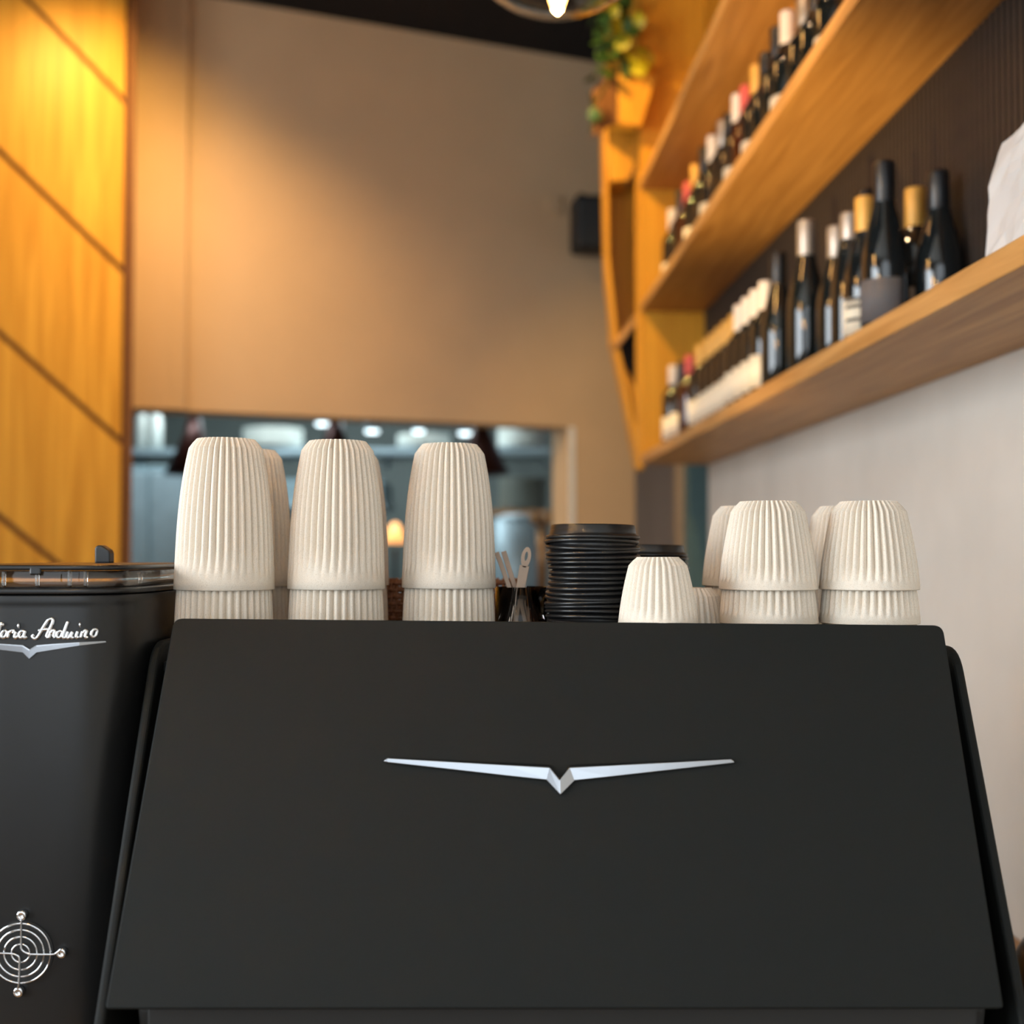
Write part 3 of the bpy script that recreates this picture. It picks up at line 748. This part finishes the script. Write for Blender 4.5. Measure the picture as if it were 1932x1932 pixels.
# lid tab
tb = [at(178, 1063, 1.16), at(178, 1034, 1.16), at(182, 1029, 1.16), at(190, 1028, 1.16), at(205, 1038, 1.16), at(207, 1044, 1.16), at(207, 1063, 1.16)]
prism('lid_tab', tb, (0, .014, 0), M['lid'], gr, bevel=.002, segs=3)
# wing
U = [(-86, 1209), (-60, 1210), (0, 1214), (44, 1217), (57, 1225), (70, 1217), (100, 1214.5), (150, 1211.5), (198, 1209)]
D = [(-87, 1211), (-60, 1216), (0, 1226), (44, 1231), (56, 1243), (70, 1231), (100, 1226), (150, 1218), (200, 1212)]
emb_build('winged_emblem', U, D, Gs, M['emblem'], gr, .0012, .02)
# script lettering
def zc(x, y): return (x / 5.367, 1000 + y / 5.367)
def smooth_path(ps, sub=5):
    out = []
    P = [ps[0]] + list(ps) + [ps[-1]]
    for i in range(1, len(P) - 2):
        p0, p1, p2, p3 = [Vector(q) for q in P[i - 1:i + 3]]
        for k in range(sub):
            t = k / sub
            out.append(.5 * ((2 * p1) + (-p0 + p2) * t + (2 * p0 - 5 * p1 + 4 * p2 - p3) * t * t + (-p0 + 3 * p1 - 3 * p2 + p3) * t ** 3))
    out.append(Vector(P[-2])); return out
def oval(cx, cy, rx, ry, st=0): return [(cx + rx * math.cos(a) + .25 * -ry * math.sin(a), cy + ry * math.sin(a)) for a in [st + 2 * math.pi * k / 12 for k in range(13)]]
letters = {
 'letter_v': [[(-520, 960), (-490, 925), (-465, 940), (-480, 1000), (-478, 1090), (-440, 1040), (-395, 950), (-350, 905)]],
 'letter_i': [[(-350, 1030), (-368, 1075), (-360, 1092), (-335, 1075)], [(-336, 968), (-331, 962)]],
 'letter_c': [[(-262, 1030), (-280, 1018), (-308, 1040), (-310, 1080), (-285, 1092), (-250, 1070)]],
 'letter_t': [[(-185, 940), (-215, 1030), (-225, 1080), (-205, 1092), (-170, 1065)], [(-235, 985), (-165, 978)]],
 'letter_o': [oval(-130, 1055, 27, 34), ],
 'letter_t.001': [[(22, 935), (0, 1000), (-22, 1070), (-12, 1093), (12, 1078)], [(-25, 962), (48, 955)]],
 'letter_o.001': [oval(48, 1055, 26, 34)],
 'letter_r': [[(82, 1092), (104, 1020), (100, 1045), (122, 1018), (146, 1022), (138, 1045)]],
 'letter_i.001': [[(170, 1030), (154, 1072), (160, 1092), (188, 1075)], [(198, 968), (202, 966)]],
 'letter_a': [oval(225, 1056, 26, 33), [(262, 1020), (246, 1070), (254, 1092), (280, 1080)]],
 'letter_a.001': [[(352, 1058), (333, 1078), (350, 1098), (385, 1085), (430, 1010), (480, 930), (512, 900), (540, 908), (535, 945), (500, 1020), (478, 1070), (486, 1094)], [(395, 1018), (440, 1008), (520, 1005)]],
 'letter_r.001': [[(500, 1094), (522, 1022), (520, 1045), (540, 1016), (560, 1025), (548, 1070), (556, 1092)]],
 'letter_d': [oval(606, 1056, 27, 33), [(692, 925), (660, 1010), (640, 1070), (646, 1092), (668, 1084)]],
 'letter_u': [[(694, 1028), (678, 1070), (684, 1092), (706, 1085), (738, 1030), (724, 1070), (730, 1092), (750, 1085)]],
 'letter_i.002': [[(790, 1026), (774, 1068), (778, 1090), (800, 1080)], [(812, 958), (816, 954)]],
 'letter_n': [[(816, 1092), (838, 1024), (832, 1050), (858, 1018), (878, 1024), (864, 1070), (870, 1090), (890, 1082)]],
 'letter_o.002': [oval(952, 1042, 28, 38)],
}
lt = empty('script_lettering', (0, 0, 0)); lt.parent = gr
for nm, strokes in letters.items():
    acc = ([], [])
    for st in strokes:
        ps = smooth_path(st) if len(st) > 2 else [Vector(st[0]), Vector(st[1])]
        big = len(st) == 2 and abs(st[0][0] - st[1][0]) < 8
        if big: ps = [Vector((st[0][0] - 7, st[0][1])), Vector((st[0][0], st[0][1])), Vector((st[0][0] + 7, st[0][1]))]
        p3 = [Gs(*zc(q.x, q.y), .0006) - gr.location for q in ps]
        tube(nm, p3, .0024 if big else .0014, M['chrome'], None, 8, add_to=acc)
    o = mesh_obj(nm.split('.')[0], acc[0], acc[1], M['chrome'], lt, True)
# fan guard
fg = empty('fan_guard', (0, 0, 0)); fg.parent = gr
def cyl_px(r, n=40): return [(42 + r * math.cos(2 * math.pi * k / n), 1796 + r * math.sin(2 * math.pi * k / n)) for k in range(n)]
for r in (56, 44, 31, 17): tube('ring', [Gs(x, y, .003) - gr.location for x, y in cyl_px(r)], .0008, M['chrome'], fg, 8, closed=True)
lathe_pts = cyl_px(57)
prism('fan_opening', [Gs(x, y, .0001) for x, y in cyl_px(59)], (0, -.0004, 0), M['dark'], gr)
w1 = smooth_path([(44, 1732), (44, 1745), (44, 1780), (47, 1790), (58, 1796), (70, 1797), (102, 1797), (110, 1794), (118, 1787)])
w2 = smooth_path([(38, 1862), (40, 1850), (41, 1808), (38, 1800), (28, 1796), (10, 1795), (-20, 1795), (-30, 1799), (-36, 1805)])
for wv in (w1, w2): tube('wire', [Gs(q.x, q.y, .0043) - gr.location for q in wv], .0008, M['chrome'], fg, 8)
for x, y in ((44, 1725), (118, 1796), (38, 1869), (-35, 1797)):
    c = Gs(x, y, .003) - gr.location
    o = lathe('screw', [(.001, -.003), (.004, -.003), (.004, .0008), (.0032, .0016), (.0014, .0016), (.0012, .0006)], M['chrome'], fg, 20, c); o.rotation_euler = (math.pi / 2, 0, 0)

# ================================================================ CUPS
def cup_mesh(name, prof, band, n=38, per=8, depth=.0042, slot=False, t=.0016):
    """upside-down ribbed cup; prof = outer (z, r) from rim to foot, band = height where ribs have faded in"""
    def R(z):
        for (z0, r0), (z1, r1) in zip(prof, prof[1:]):
            if z <= z1: return r0 + (r1 - r0) * (z - z0) / (z1 - z0)
        return prof[-1][1]
    # smooth resample below the shoulder
    zs_sh, r_sh = prof[-2]; H_, r_top = prof[-1]
    body = prof[:-1]
    def Rb(z):
        zz = [p[0] for p in body]; rr_ = [p[1] for p in body]
        s = 0
        for i in range(len(body)):        # lagrange through 4 points
            L = 1
            for j in range(len(body)):
                if i != j: L *= (z - zz[j]) / (zz[i] - zz[j])
            s += rr_[i] * L
        return s
    N = n * per; rows = []
    def ribs(rad, z, dp):
        row = []
        for i in range(N):
            th = 2 * math.pi * i / N
            g = 1 - abs(math.cos(n * th / 2)) ** 1.0
            row.append(((rad - dp * g) * math.cos(th), (rad - dp * g) * math.sin(th), z))
        return row
    rows.append(ribs(Rb(0) - .0006, 0, 0)); rows.append(ribs(Rb(0), .0006, 0))
    zl = [band * .45, band * .8]
    K = 12
    for k in range(K): zl.append(band + (zs_sh - band) * k / (K - 1))
    for z in zl:
        dp = 0 if z < band * .75 else depth * min(1, max(0, (z - band * .75) / (band * 1.3))) ** .8
        rows.append(ribs(Rb(z), z, dp))
    rows[-1] = ribs(r_sh, zs_sh, depth * 1.1)
    rows.append(ribs(r_sh - (r_sh - r_top) * .5, zs_sh + (H_ - zs_sh) * .55, depth * 1.0))
    rows.append(ribs(r_top + .0006, H_ - .0008, depth * .8))
    rows.append(ribs(r_top, H_, depth * .5))
    rows.append(ribs(r_top - .004, H_, depth * .1))
    rows.append(ribs(r_top - .005, H_ - .003, 0))
    if slot:
        # a drain slot cut through the foot ring on the camera's side
        i0 = int(round(N * slot / 360))
        for rI in (-3, -4, -5):
            for i in (i0, i0 + 1):
                x, y, z = rows[rI][i]; rows[rI][i] = (x, y, z - .0045)
    nout = len(rows)
    # inner surface
    inner = [(Rb(0) - t, 0), (Rb(zs_sh * .5) - t - depth, zs_sh * .5), (r_sh - t - depth, zs_sh - .002), (r_top - t, H_ - .005)]
    v = [p for row in rows for p in row]; f = []
    for j in range(nout - 1):
        for i in range(N): f.append((j * N + i, j * N + (i + 1) % N, (j + 1) * N + (i + 1) % N, (j + 1) * N + i))
    f.append(tuple((nout - 1) * N + i for i in range(N)))
    b0 = len(v)
    for r, z in inner:
        for i in range(N): th = 2 * math.pi * i / N; v.append((r * math.cos(th), r * math.sin(th), z))
    for j in range(len(inner) - 1):
        for i in range(N): f.append((b0 + j * N + i, b0 + (j + 1) * N + i, b0 + (j + 1) * N + (i + 1) % N, b0 + j * N + (i + 1) % N))
    f.append(tuple(b0 + (len(inner) - 1) * N + i for i in range(N - 1, -1, -1)))
    for i in range(N): f.append((i, b0 + i, b0 + (i + 1) % N, (i + 1) % N))
    me = bpy.data.meshes.new(name); me.from_pydata(v, [], f)
    bm = bmesh.new(); bm.from_mesh(me); bmesh.ops.recalc_face_normals(bm, faces=bm.faces)
    for e in bm.edges:
        z0_, z1_ = e.verts[0].co.z, e.verts[1].co.z
        if len(e.link_faces) == 2 and (e.calc_face_angle() > math.radians(48) or (abs(z0_ - zs_sh) < 1e-5 and abs(z1_ - zs_sh) < 1e-5)): e.smooth = False
    bm.to_mesh(me); bm.free()
    me.materials.append(M['cup']); me.polygons.foreach_set('use_smooth', [True] * len(me.polygons))
    return me
TALL = [(0, .0457), (.0555, .0436), (.1047, .0386), (.130, .0338), (.139, .0268)]
SMALL = [(0, .0451), (.0218, .0432), (.0467, .0392), (.0717, .0340), (.0812, .0258)]
ESP = [(0, .0358), (.018, .0338), (.037, .0303), (.054, .0262), (.0615, .0188)]
m_tall = cup_mesh('tall_cup', TALL, .018); m_tall_s = cup_mesh('tall_cup_slotted', TALL, .018, slot=268)
m_small = cup_mesh('small_cup', SMALL, .0095, n=38); m_small_s = cup_mesh('small_cup_slotted', SMALL, .0095, n=38, slot=269)
m_esp = cup_mesh('espresso_cup', ESP, .008, n=30, depth=.0024)
def cup(me, name, px, Y, z, lab, grp, rz=0, tilt=0):
    Y *= KS; z *= KS; p = at(px, 1040, Y)
    o = bpy.data.objects.new(name, me); o.scale = (KS, KS, KS); COL.objects.link(o); o.location = (p.x, Y, TZ + .0006 + z); o.rotation_euler = (0, tilt, rz)
    return tag(o, lab, 'cup', grp)
GT = 'tall ribbed cups stacked upside down'; GS_ = 'small ribbed cups stacked upside down'
NT = .0619; NS = .031
for (px, Y, a, b_, slot, rz) in (
    (424, 1.13, 'tall ribbed cream cup on top of the leftmost front stack', 'lower tall ribbed cup of the leftmost front stack', 0, .03),
    (635, 1.15, 'tall ribbed cream cup with a slotted foot atop the second front stack', 'lower tall ribbed cup of the second front stack', 1, 0),
    (847, 1.185, 'tall ribbed cream cup on top of the third stack, beside the stirrers', 'lower tall ribbed cup of the third stack, beside the stirrers', 0, .05),
    (467, 1.25, 'shaded tall ribbed cup behind the leftmost stack, on top', 'shaded lower tall ribbed cup behind the leftmost stack', 0, .1),
    (651, 1.27, 'tall ribbed cup almost hidden behind the second stack, on top', 'tall ribbed cup hidden low behind the second stack', 0, .02)):
    cup(m_tall, 'tall_cup', px, Y, 0, b_, GT, rz + .07)
    cup(m_tall_s if slot else m_tall, 'tall_cup', px, Y, NT, a, GT, rz, .004)
for (px, Y, where, slot, rz) in ((1449, 1.13, 'the small cup stack right of the espresso cups', 0, .04), (1639, 1.13, 'the rightmost cup stack', 1, 0),
    (1408, 1.25, 'the shaded small stack behind, nearest the black lids', 0, .1), (1597, 1.25, 'the small stack hidden behind, between the two right stacks', 0, .06)):
    cup(m_small, 'small_cup', px, Y, 0, 'bottom small ribbed cup of ' + where, GS_, rz + .09)
    cup(m_small, 'small_cup', px, Y, NS, 'middle small ribbed cup of ' + where, GS_, rz + .05)
    cup(m_small_s if slot else m_small, 'small_cup', px, Y, NS * 2, 'top small ribbed cream cup of ' + where, GS_, rz)
cup(m_esp, 'espresso_cup', 1241, 1.092, .0005, 'lower espresso cup, under the one in front of the black lids', 'espresso cups', .05)
cup(m_esp, 'espresso_cup', 1241, 1.092, .0305, 'ribbed cream espresso cup upside down in front of the black lids', 'espresso cups', 0)
cup(m_esp, 'espresso_cup', 1306, 1.19, 0.0, 'shaded espresso cup behind, between the espresso stack and small cups', 'espresso cups', .1)

# ================================================================ LIDS
def lid_mesh():
    out = [(.0430, 0), (.0442, .0008), (.0444, .0022), (.0436, .0034), (.0412, .0038), (.0405, .006), (.0394, .0125), (.0386, .0133), (.0376, .0128), (.037, .0105), (.02, .010), (.0005, .010)]
    inn = [(.0005, .0094), (.02, .0094), (.0372, .0098), (.0382, .0119), (.0387, .0119), (.0398, .006), (.0405, .0031), (.0425, .0029), (.0436, .0022), (.0434, .0010)]
    p = out + inn; n = 56; v = []; f = []
    for r, z in p:
        for i in range(n): a = 2 * math.pi * i / n; v.append((r * math.cos(a), r * math.sin(a), z))
    K = len(p)
    for j in range(K):
        for i in range(n): f.append((j * n + i, j * n + (i + 1) % n, ((j + 1) % K) * n + (i + 1) % n, ((j + 1) % K) * n + i))
    me = bpy.data.meshes.new('takeaway_lid'); me.from_pydata(v, [], f)
    bm = bmesh.new(); bm.from_mesh(me); bmesh.ops.recalc_face_normals(bm, faces=bm.faces); bm.to_mesh(me); bm.free()
    me.materials.append(M['lid']); me.polygons.foreach_set('use_smooth', [True] * len(me.polygons)); return me
m_lid = lid_mesh(); rl_ = random.Random(11)
def lids(px, Y, n, sp, sc, lab, toplab, grp, tiltmax):
    Y *= KS; sp *= KS; sc *= KS; p = at(px, 1040, Y)
    for i in range(n):
        t = i / n
        tl = tiltmax * (-math.sin(math.pi * min(1, t / .72)) * .9 if t < .72 else math.sin(math.pi * .5 * (t - .72) / .28)) if i < n - 1 else tiltmax * .35
        o = bpy.data.objects.new('takeaway_lid', m_lid); COL.objects.link(o)
        o.location = (p.x + rl_.uniform(-.0006, .0006) + .0016 * math.sin(i * .5), Y + rl_.uniform(-.0005, .0005), TZ + .001 + i * sp)
        o.rotation_euler = (rl_.uniform(-.006, .006) - .01 * t, tl + rl_.uniform(-.004, .004) * (t > .1), rl_.uniform(0, 6)); o.scale = (sc, sc, sc)
        tag(o, toplab if i == n - 1 else lab.replace('inside', ORD[n - 1 - i] + ' from the top of'), 'lid', grp)
lids(1120, 1.165, 24, .00470, 1.02, 'black plastic takeaway lid inside the tall front lid stack', 'topmost black takeaway lid of the tall front lid stack', 'takeaway lids in the tall stack', .05)
lids(1222, 1.3, 20, .0048, .95, 'black plastic takeaway lid inside the shorter lid stack behind', 'topmost black takeaway lid of the shorter lid stack behind', 'takeaway lids in the short stack', .02)

# ================================================================ GLASS WITH STIRRERS, WOVEN BASKET
gy = 1.222 * KS; gp = at(984, 1040, gy); zrim = at(984, 1108, gy).z - TZ
t = empty('drinking_glass', (gp.x, gy, TZ + .0005), 0, 'clear glass tumbler holding pale stirrers behind the machine panel', 'glass')
lathe('glass_wall', [(.001, 0), (.0235, 0), (.0252, .002), (.0262, zrim), (.0248, zrim), (.0237, .005), (.001, .005)], M['clearglass'], t, 40)
def stick(a, b_, wd, lab, loop=False):
    A = at(a[0], a[1], a[2] * KS); B = at(b_[0], b_[1], b_[2] * KS); wd *= KS; dr = (B - A); L = dr.length; t = empty('stirrer', A, 0, lab, 'stirrer', 'stirrers in the glass tumbler')
    dr.normalize(); sd = dr.cross(Vector((0, 1, 0))).normalized()
    if loop:
        # flat handle with an oval hole
        o_ = []; i_ = []
        for k in range(20):
            an = 2 * math.pi * k / 20; c, s = math.cos(an), math.sin(an)
            o_.append(dr * (L - .010 + .010 * s) + sd * (wd * c)); i_.append(dr * (L - .009 + .0045 * s) + sd * (wd * .3 * c))
        th = Vector((0, .0015, 0)); v = o_ + i_ + [q + th for q in o_] + [q + th for q in i_]; f = []
        for k in range(20):
            j = (k + 1) % 20; f += [(k, j, 20 + j, 20 + k), (40 + k, 60 + k, 60 + j, 40 + j), (k, 40 + k, 40 + j, j), (20 + k, 20 + j, 60 + j, 60 + k)]
        mesh_obj('handle_loop', v, f, M['straw'], t)
        L -= .018
    q = [sd * wd * .8, sd * wd + dr * L, -sd * wd + dr * L, -sd * wd * .8]
    th = Vector((0, .0018, 0))
    mesh_obj('shaft', q + [x + th for x in q], [(0, 1, 2, 3), (7, 6, 5, 4), (0, 4, 5, 1), (1, 5, 6, 2), (2, 6, 7, 3), (3, 7, 4, 0)], M['straw'], t, bevel=.0005)
stick((1002, 1222, 1.217), (937, 1042, 1.217), .0024, 'flat pale stirrer leaning left, nearest the tall cups')
stick((1008, 1222, 1.225), (950, 1040, 1.225), .0026, 'flat pale stirrer leaning left, second from the tall cups')
stick((962, 1222, 1.209), (996, 1032, 1.209), .0048, 'pale stirrer with looped handle leaning right', True)
# basket
bk = empty('woven_basket', (at(852, 1040, 1.288).x, 1.288, TZ + .0005), 0, 'brown woven basket behind the tall cup stacks', 'basket')
bw, bh, bd = .07, at(845, 1094, 1.255).z - TZ, .033
npx = 22
for k in range(9):
    z = .004 + k * (bh - .008) / 8
    pts = []
    per_n = 44
    for i in range(per_n * 2):
        a = 2 * math.pi * i / (per_n * 2); c, s = math.cos(a), math.sin(a)
        x = bw * math.copysign(abs(c) ** .35, c); y = bd * math.copysign(abs(s) ** .35, s)
        w_ = 1 + .02 * (1 if (i // 2 + k) % 2 else -1); pts.append((x * w_, y * w_, z))
    tube('weaver', pts, .0024, M['wicker'], bk, 6, closed=True)
for i in range(36):
    a = 2 * math.pi * i / 36; c, s = math.cos(a), math.sin(a)
    x = bw * math.copysign(abs(c) ** .35, c); y = bd * math.copysign(abs(s) ** .35, s)
    tube('stake', [(x, y, 0), (x, y, bh)], .0018, M['wicker'], bk, 6)

# ================================================================ black appliance at the lower right
p = at(1985, 1785, 1.35)
t = empty('bean_grinder', (p.x + .012, 1.35, EYE + BZ + .0005), 0, 'black appliance edge at the lower right beside the plaster wall', 'appliance')
hh = p.z - EYE - BZ
lathe('body', [(.001, 0), (.05, 0), (.053, .004), (.053, hh * .7), (.05, hh * .9), (.042, hh), (.001, hh)], M['grinder'], t, 40)
lathe('trim_ring', [(.0535, hh * .62), (.0545, hh * .63), (.0545, hh * .65), (.0535, hh * .66)], M['bronze'], t, 40)
for i in range(10):
    a = math.radians(190 + i * 9); z = hh * .2 + (i % 3) * .012
    lathe('stud', [(.001, -.0012), (.0016, 0), (.001, .0012)], M['chrome'], t, 10, (.0535 * math.cos(a), .0535 * math.sin(a), z))
